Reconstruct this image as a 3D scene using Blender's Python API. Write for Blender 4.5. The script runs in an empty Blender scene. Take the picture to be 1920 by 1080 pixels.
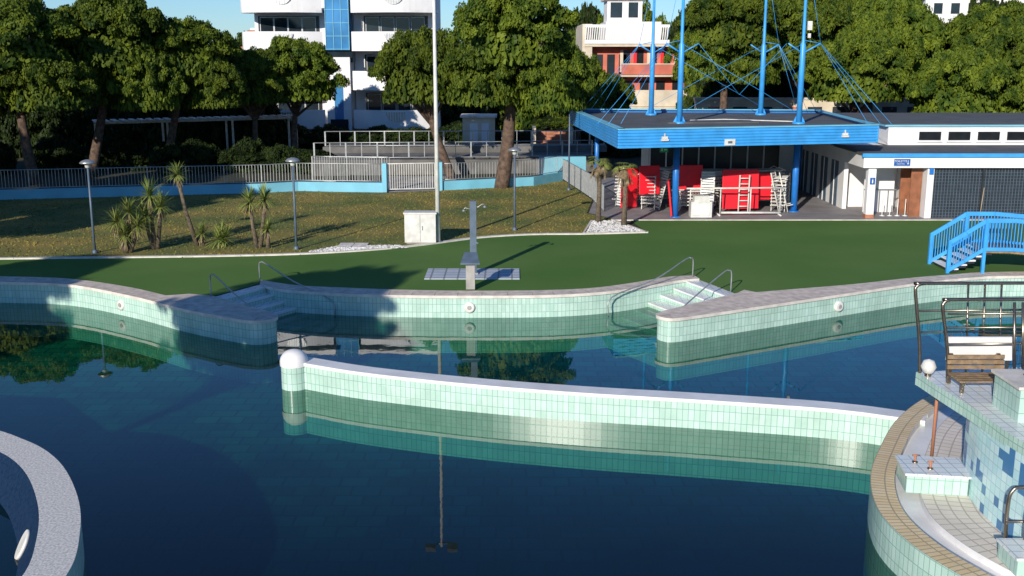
import bpy, math, random
import numpy as np
from mathutils import Vector, Matrix
from mathutils.geometry import tessellate_polygon
R=random.Random(7)
sc=bpy.context.scene
COL=sc.collection
WZ=-0.67
# ------------------------------------------------------------ materials
def new_mat(name):
    m=bpy.data.materials.new(name); m.use_nodes=True
    nt=m.node_tree; b=nt.nodes['Principled BSDF']
    return m,nt,b
def mat(name,col,rough=.6,var=.15,scale=3.,bump=0.,metal=0.,col2=None,detail=6,spec=None,coord='Object',dirt=0.):
    m,nt,b=new_mat(name)
    N=nt.nodes.new; L=nt.links.new
    tc=N('ShaderNodeTexCoord'); no=N('ShaderNodeTexNoise'); no.inputs['Scale'].default_value=scale; no.inputs['Detail'].default_value=detail
    L(tc.outputs[coord],no.inputs['Vector'])
    mx=N('ShaderNodeMix'); mx.data_type='RGBA'
    c=Vector(col[:3])
    c2=Vector(col2) if col2 else c*(1-var*2)
    c1=c if col2 else c*(1+var*.5)
    rp=N('ShaderNodeMapRange'); rp.inputs[1].default_value=.35; rp.inputs[2].default_value=.65
    L(no.outputs['Fac'],rp.inputs[0]); L(rp.outputs[0],mx.inputs[0])
    mx.inputs[6].default_value=(*c2,1); mx.inputs[7].default_value=(*c1,1)
    out=mx.outputs[2]
    if dirt>0:
        n2=N('ShaderNodeTexNoise'); n2.inputs['Scale'].default_value=.6; n2.inputs['Detail'].default_value=8; n2.inputs['Roughness'].default_value=.7
        L(tc.outputs[coord],n2.inputs['Vector'])
        r2=N('ShaderNodeMapRange'); r2.inputs[1].default_value=.42; r2.inputs[2].default_value=.7; r2.inputs[3].default_value=0; r2.inputs[4].default_value=dirt
        L(n2.outputs['Fac'],r2.inputs[0])
        m2=N('ShaderNodeMix'); m2.data_type='RGBA'; L(r2.outputs[0],m2.inputs[0]); L(out,m2.inputs[6]); m2.inputs[7].default_value=(.12,.10,.08,1); out=m2.outputs[2]
    L(out,b.inputs['Base Color'])
    b.inputs['Roughness'].default_value=rough; b.inputs['Metallic'].default_value=metal
    if spec is not None: b.inputs['Specular IOR Level'].default_value=spec
    if bump>0:
        bp=N('ShaderNodeBump'); bp.inputs['Strength'].default_value=bump; bp.inputs['Distance'].default_value=.03
        n3=N('ShaderNodeTexNoise'); n3.inputs['Scale'].default_value=scale*8; n3.inputs['Detail'].default_value=6
        L(tc.outputs[coord],n3.inputs['Vector']); L(n3.outputs['Fac'],bp.inputs['Height']); L(bp.outputs[0],b.inputs['Normal'])
    return m
def tile_mat(name,c1,c2,mortar,bw,bh,ms=.012,rough=.25,uv=True,offset=0.,stain=.3,spread=0.5,staincol=(.10,.16,.12),patch=None):
    m,nt,b=new_mat(name); N=nt.nodes.new; L=nt.links.new
    tc=N('ShaderNodeTexCoord'); br=N('ShaderNodeTexBrick')
    L(tc.outputs['UV' if uv else 'Object'],br.inputs['Vector'])
    br.offset=offset; br.inputs['Scale'].default_value=1; br.inputs['Brick Width'].default_value=bw; br.inputs['Row Height'].default_value=bh
    br.inputs['Mortar Size'].default_value=ms; br.inputs['Mortar Smooth'].default_value=.1; br.inputs['Bias'].default_value=spread-.5
    br.inputs['Color1'].default_value=(*c1,1); br.inputs['Color2'].default_value=(*c2,1); br.inputs['Mortar'].default_value=(*mortar,1)
    col=br.outputs['Color']
    if patch:
        sn=N('ShaderNodeVectorMath'); sn.operation='SNAP'; sn.inputs[1].default_value=(bw,bh,1); L(tc.outputs['UV'],sn.inputs[0])
        pn=N('ShaderNodeTexNoise'); pn.inputs['Scale'].default_value=1.5; pn.inputs['Detail'].default_value=3; L(sn.outputs[0],pn.inputs['Vector'])
        gt=N('ShaderNodeMath'); gt.operation='GREATER_THAN'; gt.inputs[1].default_value=.54; L(pn.outputs['Fac'],gt.inputs[0])
        wn=N('ShaderNodeTexWhiteNoise'); L(sn.outputs[0],wn.inputs['Vector'])
        mm=N('ShaderNodeMath'); mm.operation='MULTIPLY'; L(gt.outputs[0],mm.inputs[0]); g3=N('ShaderNodeMath'); g3.operation='GREATER_THAN'; g3.inputs[1].default_value=.3; L(wn.outputs['Value'],g3.inputs[0]); L(g3.outputs[0],mm.inputs[1])
        pm=N('ShaderNodeMix'); pm.data_type='RGBA'; L(mm.outputs[0],pm.inputs[0]); L(col,pm.inputs[6]); pm.inputs[7].default_value=(*patch,1); col=pm.outputs[2]
    no=N('ShaderNodeTexNoise'); no.inputs['Scale'].default_value=1.1; no.inputs['Detail'].default_value=8; no.inputs['Roughness'].default_value=.65
    L(tc.outputs['Object'],no.inputs['Vector'])
    r=N('ShaderNodeMapRange'); r.inputs[1].default_value=.4; r.inputs[2].default_value=.75; r.inputs[4].default_value=stain
    L(no.outputs['Fac'],r.inputs[0])
    mx=N('ShaderNodeMix'); mx.data_type='RGBA'; L(r.outputs[0],mx.inputs[0]); L(col,mx.inputs[6]); mx.inputs[7].default_value=(*staincol,1)
    L(mx.outputs[2],b.inputs['Base Color']); b.inputs['Roughness'].default_value=rough
    bp=N('ShaderNodeBump'); bp.inputs['Strength'].default_value=.3; bp.inputs['Distance'].default_value=.01; bp.invert=True
    L(br.outputs['Fac'],bp.inputs['Height']); L(bp.outputs[0],b.inputs['Normal'])
    return m
def leaf_mat(name,ca,cb,cc=None,scale=1.1):
    m,nt,b=new_mat(name); N=nt.nodes.new; L=nt.links.new
    tc=N('ShaderNodeTexCoord'); no=N('ShaderNodeTexNoise'); no.inputs['Scale'].default_value=scale; no.inputs['Detail'].default_value=5
    oi=N('ShaderNodeObjectInfo'); ad=N('ShaderNodeVectorMath'); ad.operation='ADD'
    cmb=N('ShaderNodeCombineXYZ'); mu=N('ShaderNodeMath'); mu.operation='MULTIPLY'; mu.inputs[1].default_value=50
    L(oi.outputs['Random'],mu.inputs[0]); L(mu.outputs[0],cmb.inputs[0]); L(tc.outputs['Object'],ad.inputs[0]); L(cmb.outputs[0],ad.inputs[1])
    L(ad.outputs[0],no.inputs['Vector'])
    cr=N('ShaderNodeValToRGB'); cr.color_ramp.elements[0].position=.33; cr.color_ramp.elements[0].color=(*ca,1)
    cr.color_ramp.elements[1].position=.68; cr.color_ramp.elements[1].color=(*cb,1)
    L(no.outputs['Fac'],cr.inputs[0])
    hs=N('ShaderNodeHueSaturation'); mr=N('ShaderNodeMapRange'); mr.inputs[3].default_value=.75; mr.inputs[4].default_value=1.2
    L(oi.outputs['Random'],mr.inputs[0]); L(mr.outputs[0],hs.inputs['Value']); L(cr.outputs[0],hs.inputs['Color'])
    L(hs.outputs[0],b.inputs['Base Color']); b.inputs['Roughness'].default_value=.6; b.inputs['Specular IOR Level'].default_value=.15
    tr=N('ShaderNodeBsdfTranslucent'); L(hs.outputs[0],tr.inputs['Color']); mx=N('ShaderNodeMixShader'); mx.inputs[0].default_value=.1
    out=nt.nodes['Material Output']; L(b.outputs[0],mx.inputs[1]); L(tr.outputs[0],mx.inputs[2]); L(mx.outputs[0],out.inputs['Surface'])
    return m
M={}
M['white']=mat('white_paint',(.82,.80,.78),.45,.04,2,dirt=.2)
M['whitep']=mat('white_plastic',(.76,.74,.69),.4,.08,4,dirt=.2)
M['wall']=mat('white_render',(.82,.80,.79),.8,.04,.7,bump=.1,dirt=.1)
M['cream']=mat('cream_render',(.70,.60,.46),.85,.1,.8,dirt=.2)
M['salmon']=mat('red_render',(.62,.17,.11),.85,.12,.8)
M['blue']=mat('blue_paint',(.05,.36,.80),.4,.08,2,dirt=.1)
M['bluel']=mat('light_blue_paint',(.20,.56,.72),.6,.1,1.2,dirt=.3)
M['bluecol']=mat('blue_column_paint',(.02,.19,.6),.35,.08,2)
M['metal']=mat('galvanised_steel',(.42,.43,.43),.4,.1,5,metal=.6)
M['steel']=mat('stainless_tube',(.30,.25,.20),.28,.12,6,metal=.9)
M['dark']=mat('dark_metal',(.025,.032,.04),.5,.2,3)
M['slate']=mat('slate_blue_metal',(.10,.14,.19),.45,.1,4)
M['black']=mat('dark_opening',(.012,.013,.015),.3,.2,3)
M['glass']=mat('window_glass',(.02,.03,.04),.06,.2,.8)
M['bglass']=mat('blue_glass',(.06,.24,.50),.12,.15,.6)
M['concrete']=mat('concrete',(.38,.36,.33),.85,.15,2,bump=.2,dirt=.2)
M['cdark']=mat('shaded_concrete',(.17,.165,.16),.9,.2,1,bump=.2,dirt=.4)  # concrete darkened in its base colour to carry the shade on the terrace ramp
M['pale']=mat('pale_stone',(.74,.68,.60),.8,.1,3,bump=.15,dirt=.15)
M['pink']=mat('pinkish_coping',(.76,.63,.52),.75,.12,4,bump=.15,dirt=.22)
M['roof']=mat('bitumen_roof',(.075,.078,.08),.9,.25,.9,bump=.2,col2=(.11,.11,.11))
M['floor']=mat('kiosk_paving',(.30,.28,.29),.7,.12,1.0,dirt=.3)
M['red']=mat('red_foam',(.80,.006,.02),.55,.08,2)
M['brown']=mat('brown_door',(.30,.11,.05),.6,.15,3)
M['wood']=mat('weathered_wood',(.30,.20,.11),.7,.2,8,bump=.3)
M['bark']=mat('pine_bark',(.17,.105,.07),.9,.3,5,bump=.8,col2=(.06,.04,.03))
M['trunk']=mat('palm_trunk',(.19,.145,.095),.9,.25,12,bump=.8)
M['green']=mat('exit_green',(.0,.30,.11),.5,.03)
M['sign']=mat('sign_blue',(.015,.10,.36),.45,.03)
M['terra']=mat('terracotta',(.42,.17,.09),.8,.15,2)
M['granite']=mat('granite_aggregate',(.84,.80,.74),.8,.3,26,bump=.15,col2=(.46,.44,.41))
M['navy']=mat('navy_liner',(.008,.022,.055),.9,.4,18,col2=(.014,.036,.08),spec=.05)
M['grass']=mat('winter_lawn',(.25,.19,.04),.95,.2,.35,bump=.6,col2=(.10,.125,.022),detail=12)
M['soil']=mat('soil_ground',(.05,.045,.022),.95,.2,.15,bump=.5,col2=(.025,.03,.012),detail=10)
M['deck']=mat('green_turf_deck',(.082,.170,.038),.95,.08,.22,bump=.25,col2=(.11,.195,.050),detail=12,spec=.1)
M['tile']=tile_mat('turquoise_wall_tile',(.44,.63,.53),(.55,.73,.63),(.27,.43,.37),.125,.25,.008,stain=.3,staincol=(.14,.20,.14))
M['tiled']=tile_mat('pool_basin_tile',(.02,.20,.20),(.03,.25,.24),(.012,.12,.12),.3,.3,.02)
M['tan']=tile_mat('tan_rim_tile',(.78,.57,.30),(.84,.66,.40),(.42,.32,.2),.12,.24,.012,rough=.6,staincol=(.35,.25,.12))
M['tan2']=tile_mat('pinkish_paving_tile',(.80,.69,.57),(.84,.74,.63),(.50,.42,.35),.2,.2,.012,rough=.6,staincol=(.35,.28,.22))
M['mosaic']=tile_mat('blue_mosaic',(.66,.84,.83),(.46,.74,.75),(.42,.58,.62),.16,.16,.008,spread=.5,stain=.08,patch=(.06,.20,.40))
M['wtile']=tile_mat('white_step_tile',(.76,.78,.76),(.82,.82,.80),(.45,.50,.50),.2,.2,.01,stain=.15)
M['slabtile']=tile_mat('grey_slab',(.46,.50,.56),(.52,.55,.61),(.22,.24,.26),.45,.45,.03,uv=False,rough=.7,stain=.25)
M['leaf']=leaf_mat('pine_needles',(.022,.05,.006),(.145,.185,.016))
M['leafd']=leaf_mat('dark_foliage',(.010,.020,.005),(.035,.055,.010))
M['yucca']=leaf_mat('yucca_leaf',(.14,.21,.04),(.36,.38,.11),scale=3)
M['dry']=mat('dry_fronds',(.30,.22,.12),.9,.25,5)
def floor_mat():
    m,nt,b=new_mat('pool_floor_tile'); N=nt.nodes.new; L=nt.links.new
    tc=N('ShaderNodeTexCoord'); br=N('ShaderNodeTexBrick'); L(tc.outputs['Object'],br.inputs['Vector'])
    br.inputs['Scale'].default_value=1; br.inputs['Brick Width'].default_value=.62; br.inputs['Row Height'].default_value=.5; br.offset=.5
    br.inputs['Mortar Size'].default_value=.03
    br.inputs['Color1'].default_value=(.60,.60,.60,1); br.inputs['Color2'].default_value=(1,1,1,1); br.inputs['Mortar'].default_value=(.4,.4,.4,1)
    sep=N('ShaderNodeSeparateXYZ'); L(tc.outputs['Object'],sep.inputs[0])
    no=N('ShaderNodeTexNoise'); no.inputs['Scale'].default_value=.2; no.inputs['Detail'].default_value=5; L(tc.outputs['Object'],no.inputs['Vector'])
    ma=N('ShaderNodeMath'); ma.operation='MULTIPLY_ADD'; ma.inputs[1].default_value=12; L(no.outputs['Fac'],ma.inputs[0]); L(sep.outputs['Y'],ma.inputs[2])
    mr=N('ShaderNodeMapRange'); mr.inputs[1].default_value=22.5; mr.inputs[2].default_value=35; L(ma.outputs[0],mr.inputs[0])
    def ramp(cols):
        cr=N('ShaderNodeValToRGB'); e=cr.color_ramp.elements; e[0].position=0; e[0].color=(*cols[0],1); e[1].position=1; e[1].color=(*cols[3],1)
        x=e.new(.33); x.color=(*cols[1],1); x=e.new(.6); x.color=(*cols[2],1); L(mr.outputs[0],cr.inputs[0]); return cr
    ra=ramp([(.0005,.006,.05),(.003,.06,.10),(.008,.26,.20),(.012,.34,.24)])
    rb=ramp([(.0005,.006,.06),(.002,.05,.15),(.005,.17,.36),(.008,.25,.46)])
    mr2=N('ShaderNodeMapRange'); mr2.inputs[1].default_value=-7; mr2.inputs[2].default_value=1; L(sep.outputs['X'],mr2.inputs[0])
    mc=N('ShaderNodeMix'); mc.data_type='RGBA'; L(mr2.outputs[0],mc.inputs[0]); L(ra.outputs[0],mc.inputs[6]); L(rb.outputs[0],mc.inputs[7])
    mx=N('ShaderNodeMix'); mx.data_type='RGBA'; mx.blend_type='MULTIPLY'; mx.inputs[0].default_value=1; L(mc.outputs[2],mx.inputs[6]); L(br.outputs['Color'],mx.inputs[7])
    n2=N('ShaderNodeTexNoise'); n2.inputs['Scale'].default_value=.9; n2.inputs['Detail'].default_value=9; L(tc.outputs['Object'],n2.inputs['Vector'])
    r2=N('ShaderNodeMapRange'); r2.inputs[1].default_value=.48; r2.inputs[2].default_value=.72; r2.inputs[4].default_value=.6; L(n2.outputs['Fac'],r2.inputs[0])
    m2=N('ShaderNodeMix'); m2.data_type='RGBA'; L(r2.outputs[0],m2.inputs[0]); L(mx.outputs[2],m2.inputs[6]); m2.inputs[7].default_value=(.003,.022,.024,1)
    L(m2.outputs[2],b.inputs['Base Color']); b.inputs['Roughness'].default_value=.8
    return m
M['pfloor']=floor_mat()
def water_mat():
    m=bpy.data.materials.new('water'); m.use_nodes=True; nt=m.node_tree; nt.nodes.clear(); N=nt.nodes.new; L=nt.links.new
    out=N('ShaderNodeOutputMaterial'); mx=N('ShaderNodeMixShader'); tr=N('ShaderNodeBsdfTransparent'); gl=N('ShaderNodeBsdfGlossy')
    tr.inputs['Color'].default_value=(.22,.47,.40,1); gl.inputs['Roughness'].default_value=.012
    lw=N('ShaderNodeLayerWeight'); lw.inputs['Blend'].default_value=.5
    pw=N('ShaderNodeMath'); pw.operation='POWER'; pw.inputs[1].default_value=4.4; L(lw.outputs['Facing'],pw.inputs[0])
    ma=N('ShaderNodeMath'); ma.operation='MULTIPLY_ADD'; ma.inputs[1].default_value=.97; ma.inputs[2].default_value=.025; L(pw.outputs[0],ma.inputs[0])
    tc=N('ShaderNodeTexCoord'); no=N('ShaderNodeTexNoise'); no.inputs['Scale'].default_value=1.3; no.inputs['Detail'].default_value=3
    L(tc.outputs['Object'],no.inputs['Vector']); bp=N('ShaderNodeBump'); bp.inputs['Strength'].default_value=.04; bp.inputs['Distance'].default_value=.03
    L(no.outputs['Fac'],bp.inputs['Height']); L(bp.outputs[0],gl.inputs['Normal'])
    L(ma.outputs[0],mx.inputs[0]); L(tr.outputs[0],mx.inputs[1]); L(gl.outputs[0],mx.inputs[2]); L(mx.outputs[0],out.inputs['Surface'])
    return m
M['water']=water_mat()
# ------------------------------------------------------------ mesh builder
class MB:
    def __init__(s): s.v=[];s.f=[];s.m=[];s.uv=[];s.mats=[];s.sm=[]
    def mi(s,k):
        if k not in s.mats: s.mats.append(k)
        return s.mats.index(k)
    def face(s,idx,k,uv=None,smooth=False):
        s.f.append(idx); s.m.append(s.mi(k)); s.uv.append(uv); s.sm.append(smooth)
    def quad(s,p,k,uv=None,smooth=False):
        n=len(s.v); s.v+= [tuple(q) for q in p]; s.face(list(range(n,n+len(p))),k,uv,smooth)
    def box(s,x0,x1,y0,y1,z0,z1,k,rot=0,piv=None):
        c=[(x0,y0),(x1,y0),(x1,y1),(x0,y1)]
        if rot:
            px,py=piv or ((x0+x1)/2,(y0+y1)/2); ca,sa=math.cos(rot),math.sin(rot)
            c=[(px+(x-px)*ca-(y-py)*sa,py+(x-px)*sa+(y-py)*ca) for x,y in c]
        s.prism(c,z0,z1,k)
    def prism(s,c,z0,z1,k,kt=None):
        a=sum(c[i][0]*c[(i+1)%len(c)][1]-c[(i+1)%len(c)][0]*c[i][1] for i in range(len(c)))
        if a<0: c=c[::-1]
        n=len(c); acc=0
        for i in range(n):
            p,q=c[i],c[(i+1)%n]; l=math.dist(p,q)
            s.quad([(p[0],p[1],z0),(q[0],q[1],z0),(q[0],q[1],z1),(p[0],p[1],z1)],k,[(acc,z0),(acc+l,z0),(acc+l,z1),(acc,z1)]); acc+=l
        for z,fl in((z1,0),(z0,1)):
            pts=[Vector((x,y,z)) for x,y in c]
            b=len(s.v); s.v+=[tuple(p) for p in pts]
            for t in tessellate_polygon([pts]):
                A,B,C=[pts[i] for i in t]
                up=(B-A).cross(C-A).z>0
                t=list(t)
                if up==bool(fl): t=t[::-1]
                s.face([b+i for i in t],kt or k,[(pts[i].x,pts[i].y) for i in t])
    def obox(s,c,ax,ay,az,k):
        c=Vector(c);ax=Vector(ax);ay=Vector(ay);az=Vector(az)
        P=[c+a*ax+b*ay+d*az for d in(-1,1) for b in(-1,1) for a in(-1,1)]
        n=len(s.v); s.v+=[tuple(p) for p in P]
        w,h,d=ax.length*2,ay.length*2,az.length*2
        for f,(a,b) in (((0,2,3,1),(h,w)),((4,5,7,6),(w,h)),((0,1,5,4),(w,d)),((1,3,7,5),(h,d)),((3,2,6,7),(w,d)),((2,0,4,6),(h,d))):
            s.face([n+i for i in f],k,[(0,0),(a,0),(a,b),(0,b)])
    def tube(s,pts,r,k,n=8,cap=True):
        pts=[Vector(p) for p in pts]; rs=r if isinstance(r,(list,tuple)) else [r]*len(pts)
        base=len(s.v); prev=None
        for i,p in enumerate(pts):
            d=(pts[min(i+1,len(pts)-1)]-pts[max(i-1,0)]).normalized()
            if prev is None:
                a=Vector((1,0,0)) if abs(d.x)<.9 else Vector((0,1,0)); u=(a-d*a.dot(d)).normalized()
            else:
                u=prev-d*prev.dot(d); u=u.normalized() if u.length>1e-6 else d.orthogonal().normalized()
            prev=u; w=d.cross(u)
            for j in range(n):
                t=2*math.pi*j/n; s.v.append(tuple(p+(u*math.cos(t)+w*math.sin(t))*rs[i]))
        for i in range(len(pts)-1):
            for j in range(n):
                a=base+i*n+j;b=base+i*n+(j+1)%n
                s.face([a,b,b+n,a+n],k,None,True)
        if cap:
            s.face([base+j for j in range(n)][::-1],k); e=base+(len(pts)-1)*n; s.face([e+j for j in range(n)],k)
    def lathe(s,c,prof,k,n=20,smooth=True):
        base=len(s.v)
        for r,z in prof:
            for j in range(n):
                t=2*math.pi*j/n; s.v.append((c[0]+r*math.cos(t),c[1]+r*math.sin(t),c[2]+z))
        for i in range(len(prof)-1):
            for j in range(n):
                a=base+i*n+j;b=base+i*n+(j+1)%n
                rr=max(prof[i][0],prof[i+1][0]); u0,u1=rr*2*math.pi*j/n,rr*2*math.pi*(j+1)/n
                s.face([a,b,b+n,a+n],k,[(u0,prof[i][1]),(u1,prof[i][1]),(u1,prof[i+1][1]),(u0,prof[i+1][1])],smooth)
    def strip(s,pl,z0,z1,k,flip=False):
        acc=0
        for p,q in zip(pl[:-1],pl[1:]):
            l=math.dist(p,q); P=[(p[0],p[1],z0),(q[0],q[1],z0),(q[0],q[1],z1),(p[0],p[1],z1)]; U=[(acc,z0),(acc+l,z0),(acc+l,z1),(acc,z1)]
            if flip: P=P[::-1];U=U[::-1]
            s.quad(P,k,U); acc+=l
    def band(s,a,b,z,k):
        acc=0
        for i in range(len(a)-1):
            l=math.dist(a[i],a[i+1]); w=math.dist(a[i],b[i])
            s.quad([(*a[i],z),(*a[i+1],z),(*b[i+1],z),(*b[i],z)],k,[(acc,0),(acc+l,0),(acc+l,w),(acc,w)]); acc+=l
    def obj(s,name,parent=None,bevel=0):
        me=bpy.data.meshes.new(name); me.from_pydata(s.v,[],s.f)
        for k in s.mats: me.materials.append(M[k])
        me.polygons.foreach_set('material_index',s.m); me.polygons.foreach_set('use_smooth',s.sm)
        uvl=me.uv_layers.new(name='UVMap'); data=[]
        for f,u in zip(s.f,s.uv):
            if u is None: u=[(0,0)]*len(f)
            for c in u: data+= [c[0],c[1]]
        uvl.data.foreach_set('uv',data); me.update()
        o=bpy.data.objects.new(name,me); COL.objects.link(o)
        if parent: o.parent=parent
        if bevel:
            bm=o.modifiers.new('bevel','BEVEL'); bm.width=bevel; bm.segments=2; bm.limit_method='ANGLE'
        return o
def smooth(pl,n=6):
    out=[]; P=[Vector(p) for p in pl]; P=[2*P[0]-P[1]]+P+[2*P[-1]-P[-2]]
    for i in range(1,len(P)-2):
        for j in range(n):
            t=j/n; a,b,c,d=P[i-1:i+3]
            out.append(tuple(.5*((2*b)+(-a+c)*t+(2*a-5*b+4*c-d)*t*t+(-a+3*b-3*c+d)*t**3)))
    out.append(tuple(P[-2])); return out
def resample(pl,n):
    d=[0]
    for p,q in zip(pl[:-1],pl[1:]): d.append(d[-1]+math.dist(p,q))
    out=[]; j=0
    for i in range(n):
        t=d[-1]*i/(n-1)
        while j<len(d)-2 and d[j+1]<t: j+=1
        f=(t-d[j])/max(1e-9,d[j+1]-d[j]); p,q=pl[j],pl[j+1]
        out.append(tuple(p[k]+(q[k]-p[k])*f for k in range(len(p))))
    return out
def empty(name,loc=(0,0,0)):
    e=bpy.data.objects.new(name,None); e.location=loc; COL.objects.link(e); return e
def sheet(name,pts,z,k,holes=()):
    loops=[[Vector((x,y,0)) for x,y in pts]]+[[Vector((x,y,0)) for x,y in h] for h in holes]
    tris=tessellate_polygon(loops); allp=[p for l in loops for p in l]
    mb=MB(); mb.v=[(p.x,p.y,z) for p in allp]
    for t in tris:
        A,B,C=[allp[i] for i in t]; t=list(t)
        if (B-A).cross(C-A).z<0: t=t[::-1]
        mb.face(t,k)
    return mb.obj(name)
def fence(mb,pl,z0,h,k,step=.13,r=.012,rail=.025,post=2.0,bot=.08):
    pts=resample(pl,max(2,int(sum(math.dist(a,b) for a,b in zip(pl[:-1],pl[1:]))/step)))
    z=(lambda i:z0) if not callable(z0) else (lambda i:z0(i/(len(pts)-1)))
    for i,p in enumerate(pts):
        rr=r*2.2 if i%int(post/step)==0 else r
        a=Vector((rr,0,0)); b=Vector((0,rr,0)); 
        mb.obox((p[0],p[1],z(i)+h/2+bot/2),a,b,(0,0,(h-bot)/2),k)
    for zz in (bot,h):
        mb.tube([(p[0],p[1],z(i)+zz) for i,p in enumerate(pts) if i%6==0 or i==len(pts)-1],rail,k,6)
# ------------------------------------------------------------ ground
hole=[(-26,36.2),(26,36.2),(26,2),(-11,2),(-11.5,20),(-14,23),(-26,25)]
sheet('ground',[(-600,-300),(600,-300),(600,900),(-600,900)],-.02,'soil',[hole])
Lin=[(-26,35.0),(-20,34.3)]+smooth([(-16.69,33.99),(-14.26,33.58),(-11.61,31.89),(-9.46,30.15),(-7.97,29.19),(-7.25,28.82),(-6.8,28.95),(-6.68,29.35),(-7.06,29.86)],6)+[(-9.24,31.89)]
Lout=smooth([(-26,35.7),(-20,35.1),(-17.08,34.84),(-14.63,34.45),(-12.23,33.18),(-10.63,31.95)],5)+[(-9.98,32.18)]
Min=smooth([(-8.13,33.83),(-7.42,32.95),(-5.63,32.33),(-3.45,32.03),(-1.31,31.95),(.99,32.03),(2.66,32.42),(4.08,33.19),(5.43,34.2),(6.17,34.51)],6)
Mout=smooth([(-8.25,34.25),(-6.9,33.43),(-5.2,33.05),(-3.54,32.78),(-1.34,32.62),(1.01,32.70),(2.6,33.05),(3.9,33.8),(5.2,34.75),(6.1,35.0)],6)
Rin=[(7.03,32.27)]+smooth([(4.45,29.95),(4.15,29.55),(4.27,29.2),(4.6,29.1),(5.65,29.64),(8.31,31.11),(10.63,32.42),(12.72,33.59),(14.46,34.4),(15.84,34.86)],6)+[(20,35.2),(26,35.3)]
Rout=[(7.3,32.75)]+smooth([(7.6,32.4),(8.74,32.80),(11.0,33.59),(13.05,34.51),(14.74,35.1),(17,35.6),(26,35.9)],5)
border=[(-40,38.6),(-18.55,37.96),(-13.82,38.27),(-10.96,38.48),(-7.91,38.9),(-5.25,39.78),(-3.32,40.93),(-1.29,42.52),(.88,43.3),(3.08,43.42),(5.66,43.83)]
bs=smooth(border[1:],4); bs=[border[0]]+bs
deck=[(-40,35.7)]+Lout+[(-9.24,31.89),(-8.13,33.95)]+Mout+[(6.17,34.51),(7.03,32.27)]+Rout+[(60,36),(60,47.3),(5.3,47.3)]+bs[::-1]
sheet('pool_deck',deck,.0,'deck')
lawn=bs+[(4.6,47.32),(3.5,49.5),(4.1,54.1),(2.9,63.6),(1.22,60.9),(-3.8,57.9),(-6.85,56.8),(-11.6,57.7),(-13.4,56.8),(-21,55.2),(-26,54.1),(-40,53)]
sheet('lawn',lawn,.004,'grass')
sheet('kiosk_terrace_pavement',[(4.7,47.3),(60,47.3),(60,64),(3.2,64),(4.2,54.1),(3.6,49.5)],.008,'floor')
mb=MB()
def offs(pl,w):
    out=[]
    for i,p in enumerate(pl):
        a=Vector(pl[max(i-1,0)]);b=Vector(pl[min(i+1,len(pl)-1)]);d=(b-a).normalized(); out.append((p[0]-d.y*w,p[1]+d.x*w))
    return out
def kerb(mb,pl,w,z0,z1,k):
    o=offs(pl,w); mb.band(pl,o,z1,k); mb.strip(pl,z0,z1,k); mb.strip(o,z0,z1,k,True)
kerb(mb,bs,.2,-.02,.05,'pale')
kerb(mb,[(5.66,43.83),(4.54,47.3)],.12,-.02,.06,'pale')
kerb(mb,[(5.66,43.95),(3.0,43.6),(3.6,47.0)],.1,-.02,.06,'pale')
kerb(mb,[(4.6,47.25),(60,47.25)],.14,-.02,.03,'pale')
mb.obj('stone_kerb')
def coping(name,inner,outer):
    mb=MB(); poly=inner+outer[::-1]
    pts=[Vector((x,y,0)) for x,y in poly]
    b=len(mb.v); mb.v+=[(x,y,.04) for x,y in poly]
    for t in tessellate_polygon([pts]):
        A,B,C=[pts[i] for i in t]; t=list(t)
        if (B-A).cross(C-A).z<0:t=t[::-1]
        mb.face([b+i for i in t],'pink')
    mb.strip(poly+[poly[0]],-.05,.04,'pale')
    acc=0
    for p,q,o in zip(inner[:-1],inner[1:],offs(inner,.55)):
        acc+=math.dist(p,q)
        if acc>.45:
            acc=0; d=(Vector(o)-Vector(p)).normalized(); s=Vector((-d.y,d.x))*.008; a=Vector(p)+d*.01; c=Vector(p)+d*.42
            mb.quad([(a.x-s.x,a.y-s.y,.044),(a.x+s.x,a.y+s.y,.044),(c.x+s.x,c.y+s.y,.044),(c.x-s.x,c.y-s.y,.044)],'concrete')
    mb.obj(name)
ov=lambda pl,w:offs(pl,w)
mbw=MB(); 
for pl in (Lin,Min,Rin): mbw.strip(pl,-2.4,-.04,'tile')
mbw.strip(hole+[hole[0]],-2.4,-.02,'tiled')
mbw.obj('pool_wall')
coping('pool_coping',ov(Lin,-.05),Lout)
coping('pool_coping',ov(Min,-.05),Mout)
coping('pool_coping',ov(Rin,-.05),Rout)
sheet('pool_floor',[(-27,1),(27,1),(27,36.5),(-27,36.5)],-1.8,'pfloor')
mb=MB(); mb.quad([(-26.5,1.5,WZ),(26.5,1.5,WZ),(26.5,36.3,WZ),(-26.5,36.3,WZ)],'water'); 
mb.obj('water')
def stairs(name,A,B,C,D,n=7):
    mb=MB(); A,B,C,D=[Vector(p) for p in(A,B,C,D)]
    for i in range(n):
        t0,t1=i/n,(i+1)/n; z=-.17*i-.02
        c=[A.lerp(C,t0),A.lerp(C,t1),B.lerp(D,t1),B.lerp(D,t0)]
        mb.prism([tuple(p) for p in c],-2.3,z,'tile','wtile')
        nz=[A.lerp(C,t1-.03),A.lerp(C,t1+.004),B.lerp(D,t1+.004),B.lerp(D,t1-.03)]
        mb.prism([tuple(p) for p in nz],z-.05,z+.006,'white')
    mb.obj(name)
stairs('pool_stairs',(-9.24,31.89),(-8.13,33.9),(-7.0,29.95),(-5.5,32.3))
stairs('pool_stairs',(6.2,34.6),(7.03,32.3),(3.0,32.6),(4.5,30.0))
def rail(pts,name='pool_handrail',r=.022):
    mb=MB(); mb.tube(smooth(pts,4),r,'metal',8); mb.obj(name)
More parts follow.
